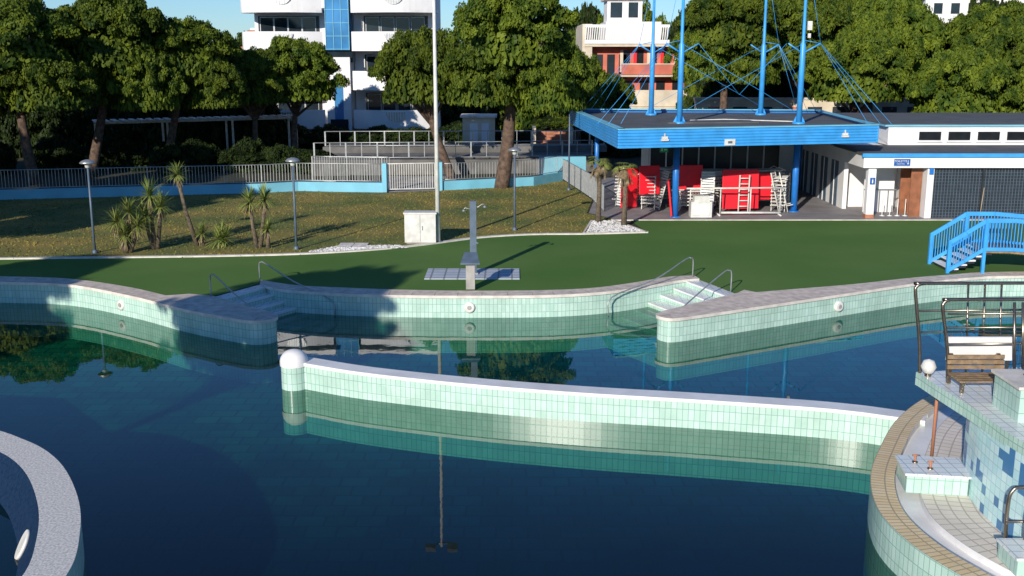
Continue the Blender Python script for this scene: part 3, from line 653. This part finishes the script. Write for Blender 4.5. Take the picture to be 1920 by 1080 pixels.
# ------------------------------------------------------------ kiosk canopy
def kiosk():
    e=empty('blue_canopy_pavilion')
    F1,F2,B2,B1=(4.52,44.7),(16.06,47.6),(17.0,60.2),(3.4,61.0)
    mb=MB()
    mb.prism([F1,F2,B2,B1],3.62,4.05,'roof')
    poly=[F1,F2,B2,B1]
    for i in range(4):
        p,q=Vector(poly[i]),Vector(poly[(i+1)%4]); d=(q-p).normalized(); n=Vector((d.y,-d.x)); l=(q-p).length
        c=(p+q)/2
        mb.obox((c.x+n.x*.04,c.y+n.y*.04,3.82),(d.x*(l/2+.06),d.y*(l/2+.06),0),(n.x*.04,n.y*.04,0),(0,0,.38),'bluecol')
        for k in range(6):
            z=3.50+k*.125
            mb.obox((c.x+n.x*.1,c.y+n.y*.1,z),(d.x*(l/2+.12),d.y*(l/2+.12),0),(n.x*.03,n.y*.03,-.02),(0,0,.045),'blue')
        mb.obox((c.x-n.x*.02,c.y-n.y*.02,4.22),(d.x*(l/2+.1),d.y*(l/2+.1),0),(n.x*.16,n.y*.16,0),(0,0,.025),'bluel')
    mb.obox((9.5,52,4.08),(2.2,.3,0),(-.1,.8,0),(0,0,.03),'roof')
    mb.tube([(7.9,52.2,4.1),(10.5,53.5,4.1),(13.5,51.8,4.1)],.03,'whitep',6)
    mb.obj('roof',e)
    mb=MB()
    for x,y in((7.43,48.3),(13.3,50.0)): mb.tube([(x,y,0),(x,y,3.6)],.15,'bluecol',16); mb.lathe((x,y,0),[(.26,0),(.26,.03),(.16,.05)],'bluecol',16)
    for x,y in((4.6,58),(15.6,58)): mb.tube([(x,y,0),(x,y,3.6)],.12,'bluecol',12)
    mb.obj('columns',e)
    mb=MB(); Ms=[(7.5,58.2),(7.95,51.2),(13.45,58.4),(13.55,50.9)]
    for x,y in Ms:
        mb.tube([(x,y,4.05),(x,y,7.7),(x,y,7.8),(x,y,12.2)],[.14,.13,.08,.06],'blue',12); mb.lathe((x,y,4.05),[(.3,0),(.3,.06),(.17,.1)],'blue',14)
        for a in(0,math.pi/2,math.pi,1.5*math.pi): mb.quad([(x,y,4.1),(x+.3*math.cos(a),y+.3*math.sin(a),4.1),(x,y,4.7)],'blue')
        s=-1 if x<10 else 1
        mb.tube([(x,y,7.3),(x+s*.75,y-.2,7.75)],.04,'blue',8); mb.tube([(x,y,7.9),(x+s*.75,y-.2,7.75)],.015,'blue',6); mb.tube([(x,y,7.3),(x-s*.75,y-.2,7.75)],.03,'blue',8)
    def cab(a,b,r=.010): mb.tube([a,b],r,'blue',5)
    for (x,y) in Ms:
        s=-1 if x<10 else 1
        for dx in(-.35,.2,.8):
            cx=(4.1 if s<0 else 16.4)-s*dx*.9; cy=y-3.5 if y<55 else y+1
            cab((x+s*.75,y-.2,7.75),(cx,cy,4.25))
        cab((x+s*.75,y-.2,7.75),(x,y,11.6))
    cab((7.95,51.2,7.75),(13.55,50.9,4.5));cab((13.55,50.9,7.75),(7.95,51.2,4.5));cab((7.5,58.2,7.75),(13.45,58.4,4.5));cab((13.45,58.4,7.75),(7.5,58.2,4.5))
    cab((8.7,51,7.75),(10.7,51,5.4));cab((12.8,51,7.75),(10.7,51,5.4)); 
    mb.obox((13.75,50.7,8.55),(.1,0,0),(0,.08,0),(0,0,.2),'whitep'); mb.obox((13.75,50.7,8.1),(.06,0,0),(0,.06,0),(0,0,.1),'whitep')
    mb.obj('masts_and_cables',e)
    mb=MB()
    mb.box(7.2,15.9,59.4,59.6,0,3.6,'wall'); mb.box(7.6,14.8,59.3,59.4,1.0,3.2,'black')
    for x in np.arange(7.6,14.9,.9): mb.box(x,x+.07,59.22,59.3,1.0,3.2,'white')
    mb.box(7.5,14.9,59.2,59.3,2.4,2.5,'white'); mb.box(7.5,14.9,59.2,59.3,.95,1.05,'white'); mb.box(7.5,14.9,59.15,59.3,3.2,3.32,'white')
    mb.box(8,14,57.6,57.9,0,1.05,'wall'); mb.box(7.9,14.1,57.5,58,1.05,1.12,'white')
    mb.obj('bar_wall',e)
    mb=MB()
    d=Vector((11.54,2.9,0)).normalized(); n=Vector((d.y,-d.x,0))
    def onf(t,z): p=Vector((*F1,0)).lerp(Vector((*F2,0)),t)+n*.15; p.z=z; return p
    for t in(.16,.87):
        p=onf(t,3.85); mb.obox(p,d*.13,n*.04,(0,0,.05),'whitep'); mb.obox(p+Vector((0,0,-.1)),d*.16,n*.06,(0,0,.04),'whitep'); mb.obox(p+Vector((0,0,.1)),d*.02,n*.02,(0,0,.08),'whitep')
    p=onf(.41,3.6); mb.obox(p,d*.24,n*.03,(0,0,.13),'whitep'); mb.obox(p+n*.032,d*.1,n*.004,(0,0,.05),'slate')
    mb.obj('fascia_lights',e)
    mb=MB(); mb.box(6.42,6.78,46.5,46.56,3.10,3.34,'green'); mb.box(6.48,6.54,46.485,46.498,3.17,3.28,'white'); mb.box(6.6,6.72,46.485,46.498,3.20,3.25,'white'); mb.tube([(6.6,46.53,3.34),(6.6,46.53,3.62)],.012,'dark',6); mb.obj('exit_sign',e)
kiosk()
def toilets():
    e=empty('white_service_building')
    mb=MB()
    mb.box(15.7,60,47.7,60,2.3,2.9,'wall'); mb.box(15.6,60,47.6,47.72,2.78,2.95,'blue'); mb.box(15.6,60,47.62,52,2.9,2.96,'roof')
    mb.box(18.2,60,52,62,2.96,3.85,'wall'); mb.box(18.0,60,51.9,62.1,3.85,3.93,'bluel'); mb.box(18.05,60,51.95,62,3.93,3.97,'roof')
    for i in range(14): mb.box(19.7+i*1.42,20.75+i*1.42,51.96,52.0,3.2,3.6,'black'); mb.box(19.62+i*1.42,20.83+i*1.42,51.93,51.96,3.1,3.19,'white')
    mb.obj('roof_and_clerestory',e)
    mb=MB()
    mb.box(16.0,16.35,47.85,48.2,0,2.3,'wall'); mb.box(15.98,16.37,47.83,48.22,0,.18,'terra')
    mb.box(18.65,18.95,47.85,60,0,2.3,'wall')
    mb.box(16.05,18.65,51.6,51.8,0,2.3,'wall'); mb.box(15.85,16.05,50.9,60,0,2.9,'wall')
    mb.box(16.5,17.9,49.8,49.9,0,2.3,'wall'); mb.box(18.0,18.5,49.3,49.4,0,2.15,'brown'); mb.box(18.1,18.6,48.3,48.36,0,2.2,'brown')
    mb.box(16.5,18.0,49.72,49.8,1.05,1.1,'metal')
    for x in(16.8,17.2,17.6): mb.box(x-.02,x+.02,49.68,49.72,0,1.1,'metal')
    mb.box(18.95,60,48.0,48.1,0,2.3,'dark')
    for i in range(60): mb.box(18.95+i*.14,18.97+i*.14,47.97,48.0,.02,2.28,'slate')
    for z in np.arange(.1,2.3,.14): mb.box(18.95,27.5,47.955,47.97,z,z+.015,'slate')
    for x in(21.2,23.5,25.8): mb.box(x-.04,x+.04,47.9,47.96,0,2.3,'dark')
    for y in(51.8,53.6,55.4,57.2): mb.box(15.82,15.85,y,y+1.1,.02,2.2,'slate'); mb.box(15.79,15.82,y+.5,y+.55,.02,2.2,'white')
    mb.box(18.72,18.9,47.78,47.85,2.0,2.65,'bluecol')
    mb.tube([(21.1,47.7,0),(21.25,47.85,1.4)],.02,'tan',6)
    mb.obj('walls_and_doors',e)
    def sign(x,y,z,w,h,txt,name,arrow=False):
        mb=MB(); mb.box(x-w/2,x+w/2,y-.03,y,z-h/2,z+h/2,'sign'); mb.box(x-w/2-.015,x+w/2+.015,y-.02,y+.0,z-h/2-.015,z+h/2+.015,'white')
        if arrow:
            mb.box(x+w*.36-.012,x+w*.36+.012,y-.036,y-.031,z-.05,z+.09,'white'); mb.quad([(x+w*.36-.05,y-.036,z-.04),(x+w*.36,y-.036,z-.10),(x+w*.36+.05,y-.036,z-.04)],'white')
        mb.obj(name,e)
        for t,sz,zz in txt:
            cu=bpy.data.curves.new('txt','FONT'); cu.body=t; cu.size=sz; cu.align_x='CENTER'; cu.align_y='CENTER'; cu.extrude=.002; cu.materials.append(M['white'])
            o=bpy.data.objects.new('sign_lettering',cu); o.rotation_euler=(math.pi/2,0,0); o.location=(x-w*.1,y-.036,z+zz); COL.objects.link(o); o.parent=e
    sign(17.4,47.68,2.55,.72,.3,[('TOILETTE',.13,.05),('TOILETTEN',.07,-.07)],'toilet_sign',True)
    mb=MB(); mb.box(16.08,16.3,47.80,47.83,1.55,1.85,'sign')
    mb.lathe((16.19,47.795,1.79),[(0,-.02),(.02,0),(0,.02)],'white',8); mb.box(16.165,16.215,47.793,47.80,1.6,1.76,'white'); mb.obj('toilet_pictogram_sign',e)
toilets()
# ------------------------------------------------------------ stored loungers, mats
def lounger_stack(x,y,n,rot=0,L=1.9,W=.62):
    mb=MB(); ca,sa=math.cos(rot),math.sin(rot)
    T=lambda a,b,z:(x+a*ca-b*sa,y+a*sa+b*ca,z)
    for i in range(n):
        z=.32+i*.16; o=R.uniform(-.05,.05)
        for s_ in(-W/2,W/2):
            mb.tube([T(-L/2+o,s_,z),T(L/2+o,s_,z)],.03,'whitep',6)
            mb.tube([T(-L/2+.25+o,s_,z),T(-L/2+.15+o,s_,z-.3)],.025,'whitep',6); mb.tube([T(L/2-.25+o,s_,z),T(L/2-.15+o,s_,z-.3)],.025,'whitep',6)
            mb.tube([T(L/2-.6+o,s_,z),T(L/2-.35+o,s_,z+.14),T(L/2-.05+o,s_,z)],.02,'whitep',6)
        for k in range(14):
            a=-L/2+.06+k*(L-.12)/13+o
            mb.obox(T(a,0,z),(.045*ca,.045*sa,0),(-sa*W/2,ca*W/2,0),(0,0,.012),'whitep')
    mb.obj('stacked_sun_loungers')
lounger_stack(6.7,51.3,9,1.3); lounger_stack(7.6,52.8,10,.1); lounger_stack(9.2,51.6,7,.05); lounger_stack(10.6,51.7,8,.05); lounger_stack(12.8,50.6,9,1.2); lounger_stack(12.3,52,10,.2); lounger_stack(6.0,52.2,8,.5); lounger_stack(8.6,50.2,5,.1)
def tilted_lounger(x,y,az):
    mb=MB(); 
    u=Vector((math.cos(az)*.25,math.sin(az)*.25,.97)); w=Vector((-math.sin(az),math.cos(az),0)); 
    b=Vector((x,y,.03))
    for s_ in(-.3,.3): mb.tube([b+w*s_,b+w*s_+u*1.9],.03,'whitep',6)
    for k in range(15): c=b+u*(.1+k*.125); mb.obox(c,w*.3,u*.04,u.cross(w).normalized()*.012,'whitep')
    nrm=u.cross(w).normalized()
    for s_ in(-.3,.3):
        for a in(.3,1.5): mb.tube([b+w*s_+u*a,b+w*s_+u*a+nrm*.3],.025,'whitep',6)
    mb.obj('sun_lounger')
tilted_lounger(12.6,49.6,2.6); tilted_lounger(13.0,49.9,2.9); tilted_lounger(6.9,50.6,.3); tilted_lounger(5.2,51.4,.6); tilted_lounger(9.1,49.6,1.3)
def mat_red(pts,th=.09):
    mb=MB(); a,b,c,d=[Vector(p) for p in pts]; n=(b-a).cross(d-a).normalized()*th
    P=[a,b,c,d]; Q=[p+n for p in P]; k=len(mb.v); mb.v+=[tuple(p) for p in P+Q]
    for f in((0,1,2,3),(7,6,5,4),(0,4,5,1),(1,5,6,2),(2,6,7,3),(3,7,4,0)): mb.face([k+i for i in f],'red')
    mb.obj('red_mat',bevel=.02)
mat_red([(5.2,50.9,.05),(6.0,51.2,.05),(6.05,51.5,1.9),(5.25,51.2,1.9)])
mat_red([(6.0,50.3,.75),(7.0,50.6,.75),(7.0,50.8,2.1),(6.0,50.5,2.1)])
mat_red([(7.2,48.0,.05),(7.35,48.9,.05),(7.15,48.9,1.65),(7.0,48.0,1.65)])
mat_red([(7.75,50.8,.8),(9.1,50.9,.8),(9.1,51.0,2.1),(7.75,50.9,2.1)])
mat_red([(9.85,49.75,.15),(11.6,49.95,.15),(11.6,50.2,1.98),(9.85,50.0,1.98)])
mat_red([(10.2,50.3,.5),(12.4,50.6,.5),(12.4,50.7,1.75),(10.2,50.4,1.75)])
mb=MB()
for s_ in(0,.45): mb.tube([(10.6+s_,49.6,.05),(10.65+s_,49.75,1.75)],.035,'whitep',8)
for k in range(6): z=.3+k*.26; mb.tube([(10.6+.01*k,49.6+z*.09,z),(11.05+.01*k,49.6+z*.09,z)],.025,'whitep',8)
mb.obj('white_ladder')
mb=MB(); mb.tube([(8.0,48.7,1.25),(12.6,49.0,1.25)],.04,'whitep',8); mb.tube([(9.6,48.6,.15),(12.4,48.8,.12)],.05,'whitep',8)
for x in(8.2,9.6,11.0,12.4): mb.tube([(x,48.75+(x-8)*.06,0),(x,48.75+(x-8)*.06,1.25)],.03,'whitep',8)
for x in(9.5,12.3): mb.tube([(x,48.4,.05),(x,49.4,.05)],.04,'whitep',8)
mb.obj('white_barrier_frame')
mb=MB(); mb.box(8.1,9.05,47.9,48.5,.03,.75,'whitep'); mb.box(8.25,8.95,47.95,48.45,.75,1.0,'whitep'); mb.box(8.2,8.95,47.87,47.9,.15,.65,'white'); mb.obj('white_cooler_box',bevel=.03)
mb=MB()
for i in range(4): mb.lathe((17.0+i*.35,48.6,0),[(.12,0),(.13,.02),(.02,.05),(.02,.75),(.03,.78)],'whitep',12)
mb.obj('queue_posts')
# ------------------------------------------------------------ blue footbridge
def bridge():
    mb=MB(); prof=[(14.8,0),(15.3,.35),(15.9,.78),(16.8,.80),(18.2,.70),(20.5,.55),(23,.45)]
    yc=lambda x:36.3-(x-14.8)*.18
    for side in(-.75,.85):
        top=[(x,yc(x)+side,z+1.05) for x,z in prof]; bot=[(x,yc(x)+side,z+.08) for x,z in prof]
        for pl,hh in((top,.07),(bot,.06)):
            for p,q in zip(pl[:-1],pl[1:]):
                p,q=Vector(p),Vector(q); d=(q-p)/2; s=Vector((-d.y,d.x,0)).normalized()*.035; u=d.cross(s).normalized()*hh
                mb.obox((p+q)/2,d*1.02,s,u,'blue')
        rt=resample(top,84); rb=resample(bot,84)
        for p,q in zip(rt,rb): mb.tube([p,q],.02,'blue',5,False)
        for i in(0,2,4,6): mb.box(prof[i][0]-.05,prof[i][0]+.05,yc(prof[i][0])+side-.05,yc(prof[i][0])+side+.05,-.02 if i<3 else -.9,prof[i][1]+1.09,'blue')
    for i in range(5):
        x=14.9+i*.26; z=.155*(i+1); mb.box(x,x+.28,yc(x)-.72,yc(x)+.8,z-.05,z,'white'); mb.box(x+.02,x+.26,yc(x)-.68,yc(x)+.75,z-.13,z-.052,'dark')
    for p,q in zip(prof[2:-1],prof[3:]):
        a=Vector((p[0],yc(p[0]),p[1]));b=Vector((q[0],yc(q[0]),q[1])); d=(b-a)/2; s=Vector((-d.y,d.x,0)).normalized()*.72; u=d.cross(s).normalized()*.06
        mb.obox((a+b)/2,d,s,u,'wood')
    mb.obj('blue_footbridge')
bridge()
# ------------------------------------------------------------ left bottom round basin
Ao=smooth([(-13.5,20.2),(-10.9,20.3),(-9.4,19.5),(-8.3,18.4),(-7.34,16.84),(-6.73,15.4),(-6.38,14.0),(-6.5,12.3),(-7.1,10.5)],6)
Ai=offs(Ao,-.62)
mb=MB(); mb.band(Ai,Ao,.0,'granite'); mb.strip(Ao,-2.3,0,'tile',True)
low=offs(Ao,-1.5)
for i in range(len(Ai)-1):
    mb.quad([(*Ai[i],0),(*Ai[i+1],0),(*low[i+1],-1.6),(*low[i],-1.6)],'navy',None,True)
mb.obj('round_basin_wall')
sheet('basin_floor',low+[(-10.5,10),(-14,14)],-1.55,'navy')
i=26; i=min(i,len(Ai)-3)
a=Vector((*Ai[i],0)).lerp(Vector((*low[i],-1.6)),.30); d=(Vector((*Ai[i+1],0))-Vector((*Ai[i],0))).normalized(); sl=(Vector((*low[i],-1.6))-Vector((*Ai[i],0))).normalized(); nn=d.cross(sl).normalized()
if nn.z<0: nn=-nn
mb=MB(); mb.tube([a,a+nn*.05],[.26,.24],'whitep',22); mb.obj('underwater_lamp')
# ------------------------------------------------------------ right bottom round terrace
Ro=smooth([(12.5,23.2),(10.6,22.9),(9.23,22.3),(7.91,20.75),(6.88,18.9),(6.28,17.54),(5.98,16.2),(6.06,15.04),(6.4,14.0),(7.1,12.6),(8.2,11.4)],6)
Ri=offs(Ro,.40)
Rj=offs(Ro,.80)
mb=MB(); mb.band(Ro,Ri,.02,'tan'); mb.strip(Ro,-2.3,.02,'tile'); mb.strip(Ri,-.35,.02,'pale',True)
mb.band(Ri,Rj,-.12,'white'); mb.strip(Rj,-.12,-.0,'white')
inner=offs(Ro,2.6); mb.band(Rj,inner,-.0,'tan2')
mb.obj('round_terrace')
def raised():
    e=empty('slide_platform')
    mb=MB()
    edge=[(11,19.3),(7.40,18.75)]+smooth([(7.42,18.6),(7.5,17.6),(7.6,16.6),(7.65,15.4),(7.9,14.2),(8.6,12.8)],5)
    wallp=smooth([(11,18.6),(8.7,18.3),(7.95,17.7),(7.72,16.9),(7.64,16.2),(7.66,15.2),(7.9,13.9),(8.6,12.6)],5)
    mb.strip(wallp,-.0,1.4,'mosaic')
    mb.prism(edge+[(14,12.8),(14,19.6)],1.36,1.6,'tile','wtile')
    mb.obj('platform',e)
    mb=MB()
    mb.box(7.98,9.2,16.0,16.9,1.6,2.15,'tile'); mb.box(7.93,9.25,15.95,16.95,2.15,2.2,'pale')
    mb.box(6.75,7.75,16.9,17.7,0,.32,'tile',rot=-.15); mb.box(6.71,7.79,16.86,17.74,.32,.36,'wtile',rot=-.15)
    mb.box(7.2,8.2,14.0,14.6,0,.25,'tile'); mb.box(7.17,8.23,13.97,14.63,.25,.29,'wtile')
    mb.obj('tiled_blocks',e,bevel=.006)
    mb=MB()
    for x,y,z in((7.0,17.45,.36),(7.15,17.15,.36),(8.35,16.6,2.2)):
        mb.tube([(x,y,z),(x,y,z+.13)],.02,'terra',10); mb.tube([(x-.05,y,z+.13),(x+.05,y,z+.13)],.018,'terra',8); mb.lathe((x,y,z),[(.05,0),(.05,.02),(.02,.03)],'steel',10)
    mb.tube([(7.7,18.45,.02),(7.7,18.45,1.36)],.03,'terra',10)
    mb.obj('taps',e)
    mb=MB()
    def loop(x0,y0,h,x1,r=.032):
        mb.tube(smooth([(x0,y0,1.6),(x0-.05,y0+.02,2.2),(x0-.18,y0+.04,1.6+h-.2),(x0-.17,y0+.05,1.6+h-.06),(x0-.08,y0+.05,1.6+h-.01),(x0+.1,y0+.06,1.6+h),(x1,y0+.1,1.6+h)],5),r,'steel',10)
    loop(7.45,18.7,1.66,11); loop(7.72,18.1,1.5,11)
    for z in(2.3,2.6,2.85): mb.tube([(7.62,18.12,z),(11,18.2,z)],.02,'steel',8)
    mb.tube([(7.35,18.76,2.75),(11,18.9,2.75)],.02,'steel',8); mb.tube([(7.38,18.76,2.35),(11,18.9,2.35)],.02,'steel',8)
    for x in(8.9,9.05,9.5):
        mb.tube([(x,18.1,1.6),(x-.12,18.15,3.05)],.028,'steel',8)
    for x in(8.3,8.6,8.9): mb.tube([(x,18.72,1.6),(x-.08,18.78,3.24)],.02,'steel',8)
    for x in(8.95,9.15): mb.tube([(x,17.4,1.6),(x-.15,17.45,2.7),(x-.05,17.45,2.85),(x+1.5,17.45,2.85)],.03,'steel',8)
    mb.tube(smooth([(7.45,14.9,.0),(7.4,14.85,.7),(7.45,14.85,.95),(7.65,14.85,1.0),(8.6,14.85,1.0)],4),.03,'steel',10)
    mb.tube(smooth([(7.6,14.6,.0),(7.55,14.55,.6),(7.6,14.55,.85),(7.8,14.55,.9),(8.8,14.55,.9)],4),.03,'steel',10)
    mb.tube([(7.4,14.85,.45),(8.6,14.85,.45)],.022,'steel',8)
    mb.obj('tube_railings',e)
    mb=MB(); mb.box(7.75,8.95,18.3,18.36,1.95,2.38,'white')
    for x in(7.8,8.85): mb.box(x,x+.05,18.36,18.4,1.6,2.4,'steel')
    mb.obj('white_panel',e)
    mb=MB(); mb.lathe((7.52,18.5,1.78),[(0,-.14),(.09,-.11),(.14,0),(.09,.11),(0,.14)],'whitep',16); mb.lathe((7.52,18.5,1.6),[(.06,0),(.06,.06)],'steel',12); mb.obj('globe_lamp',e)
    mb=MB()
    for k in range(5): mb.box(7.65,8.65,17.45+k*.11,17.54+k*.11,1.80,1.83,'wood')
    for k in range(3): mb.box(7.65,8.65,18.0+k*.01,18.03+k*.01,1.88+k*.09,1.95+k*.09,'wood')
    for x in(7.72,8.55): mb.box(x-.03,x+.03,17.46,17.98,1.75,1.80,'steel'); mb.box(x-.03,x+.03,17.48,17.54,1.6,1.75,'steel'); mb.box(x-.03,x+.03,18.04,18.09,1.6,2.15,'steel')
    mb.obj('wooden_bench',e)
raised()
# ------------------------------------------------------------ grass tufts over the lawn
def tufts(poly,n):
    rg=np.random.default_rng(5); xs=np.array([p[0] for p in poly]); ys=np.array([p[1] for p in poly])
    x=rg.uniform(-28,5,n*2); y=rg.uniform(38,62,n*2); ins=np.zeros(len(x),bool); j=len(poly)-1
    for i in range(len(poly)):
        c=((ys[i]>y)!=(ys[j]>y))&(x<(xs[j]-xs[i])*(y-ys[i])/(ys[j]-ys[i]+1e-12)+xs[i]); ins^=c; j=i
    x=x[ins][:n];y=y[ins][:n]; m=len(x); a=rg.uniform(0,6.28,m); w=rg.uniform(.02,.05,m); h=rg.uniform(.02,.07,m); l=rg.normal(0,.03,(m,2))
    V=np.zeros((m,3,3)); V[:,0]=np.c_[x-w*np.cos(a),y-w*np.sin(a),np.zeros(m)]; V[:,1]=np.c_[x+w*np.cos(a),y+w*np.sin(a),np.zeros(m)]; V[:,2]=np.c_[x+l[:,0],y+l[:,1],h]
    me=bpy.data.meshes.new('grass'); me.vertices.add(m*3); me.vertices.foreach_set('co',V.ravel()); me.loops.add(m*3); me.loops.foreach_set('vertex_index',np.arange(m*3,dtype=np.int32)); me.polygons.add(m); me.polygons.foreach_set('loop_start',np.arange(0,m*3,3,dtype=np.int32)); me.update(calc_edges=True)
    me.materials.append(M['grass']); o=bpy.data.objects.new('grass',me); COL.objects.link(o)
tufts(lawn,20000)
# ------------------------------------------------------------ world, sun, camera
az=math.radians(23); el=math.radians(20)
w=bpy.data.worlds.new('World'); sc.world=w; w.use_nodes=True; nt=w.node_tree
sky=nt.nodes.new('ShaderNodeTexSky'); sky.sky_type='NISHITA'; sky.sun_disc=False; sky.sun_elevation=el; sky.sun_rotation=math.radians(180+23)
sky.air_density=1.0; sky.dust_density=0; sky.ozone_density=6
tint=nt.nodes.new('ShaderNodeMix'); tint.data_type='RGBA'; tint.blend_type='MULTIPLY'; tint.inputs[0].default_value=1; tint.inputs[7].default_value=(.80,.97,1.15,1)
bg=nt.nodes['Background']; bg.inputs['Strength'].default_value=.11; nt.links.new(sky.outputs[0],tint.inputs[6]); nt.links.new(tint.outputs[2],bg.inputs['Color'])
sd=bpy.data.lights.new('sun','SUN'); sd.energy=5; sd.angle=math.radians(.53); sd.color=(1,.94,.83); so=bpy.data.objects.new('sun',sd); COL.objects.link(so)
tos=Vector((-math.sin(az)*math.cos(el),-math.cos(az)*math.cos(el),math.sin(el))); so.rotation_euler=tos.to_track_quat('Z','Y').to_euler(); so.location=(-20,-50,30)
cd=bpy.data.cameras.new('camera'); cam=bpy.data.objects.new('camera',cd); COL.objects.link(cam); cam.location=(0,0,7.3); cam.rotation_euler=(math.pi/2-math.atan(.22),0,0)
cd.sensor_width=36; cd.lens=36*2000/1920; cd.clip_end=3000; cd.clip_start=.1; sc.camera=cam
sc.view_settings.view_transform='Standard'; sc.view_settings.look='None'; sc.view_settings.exposure=0
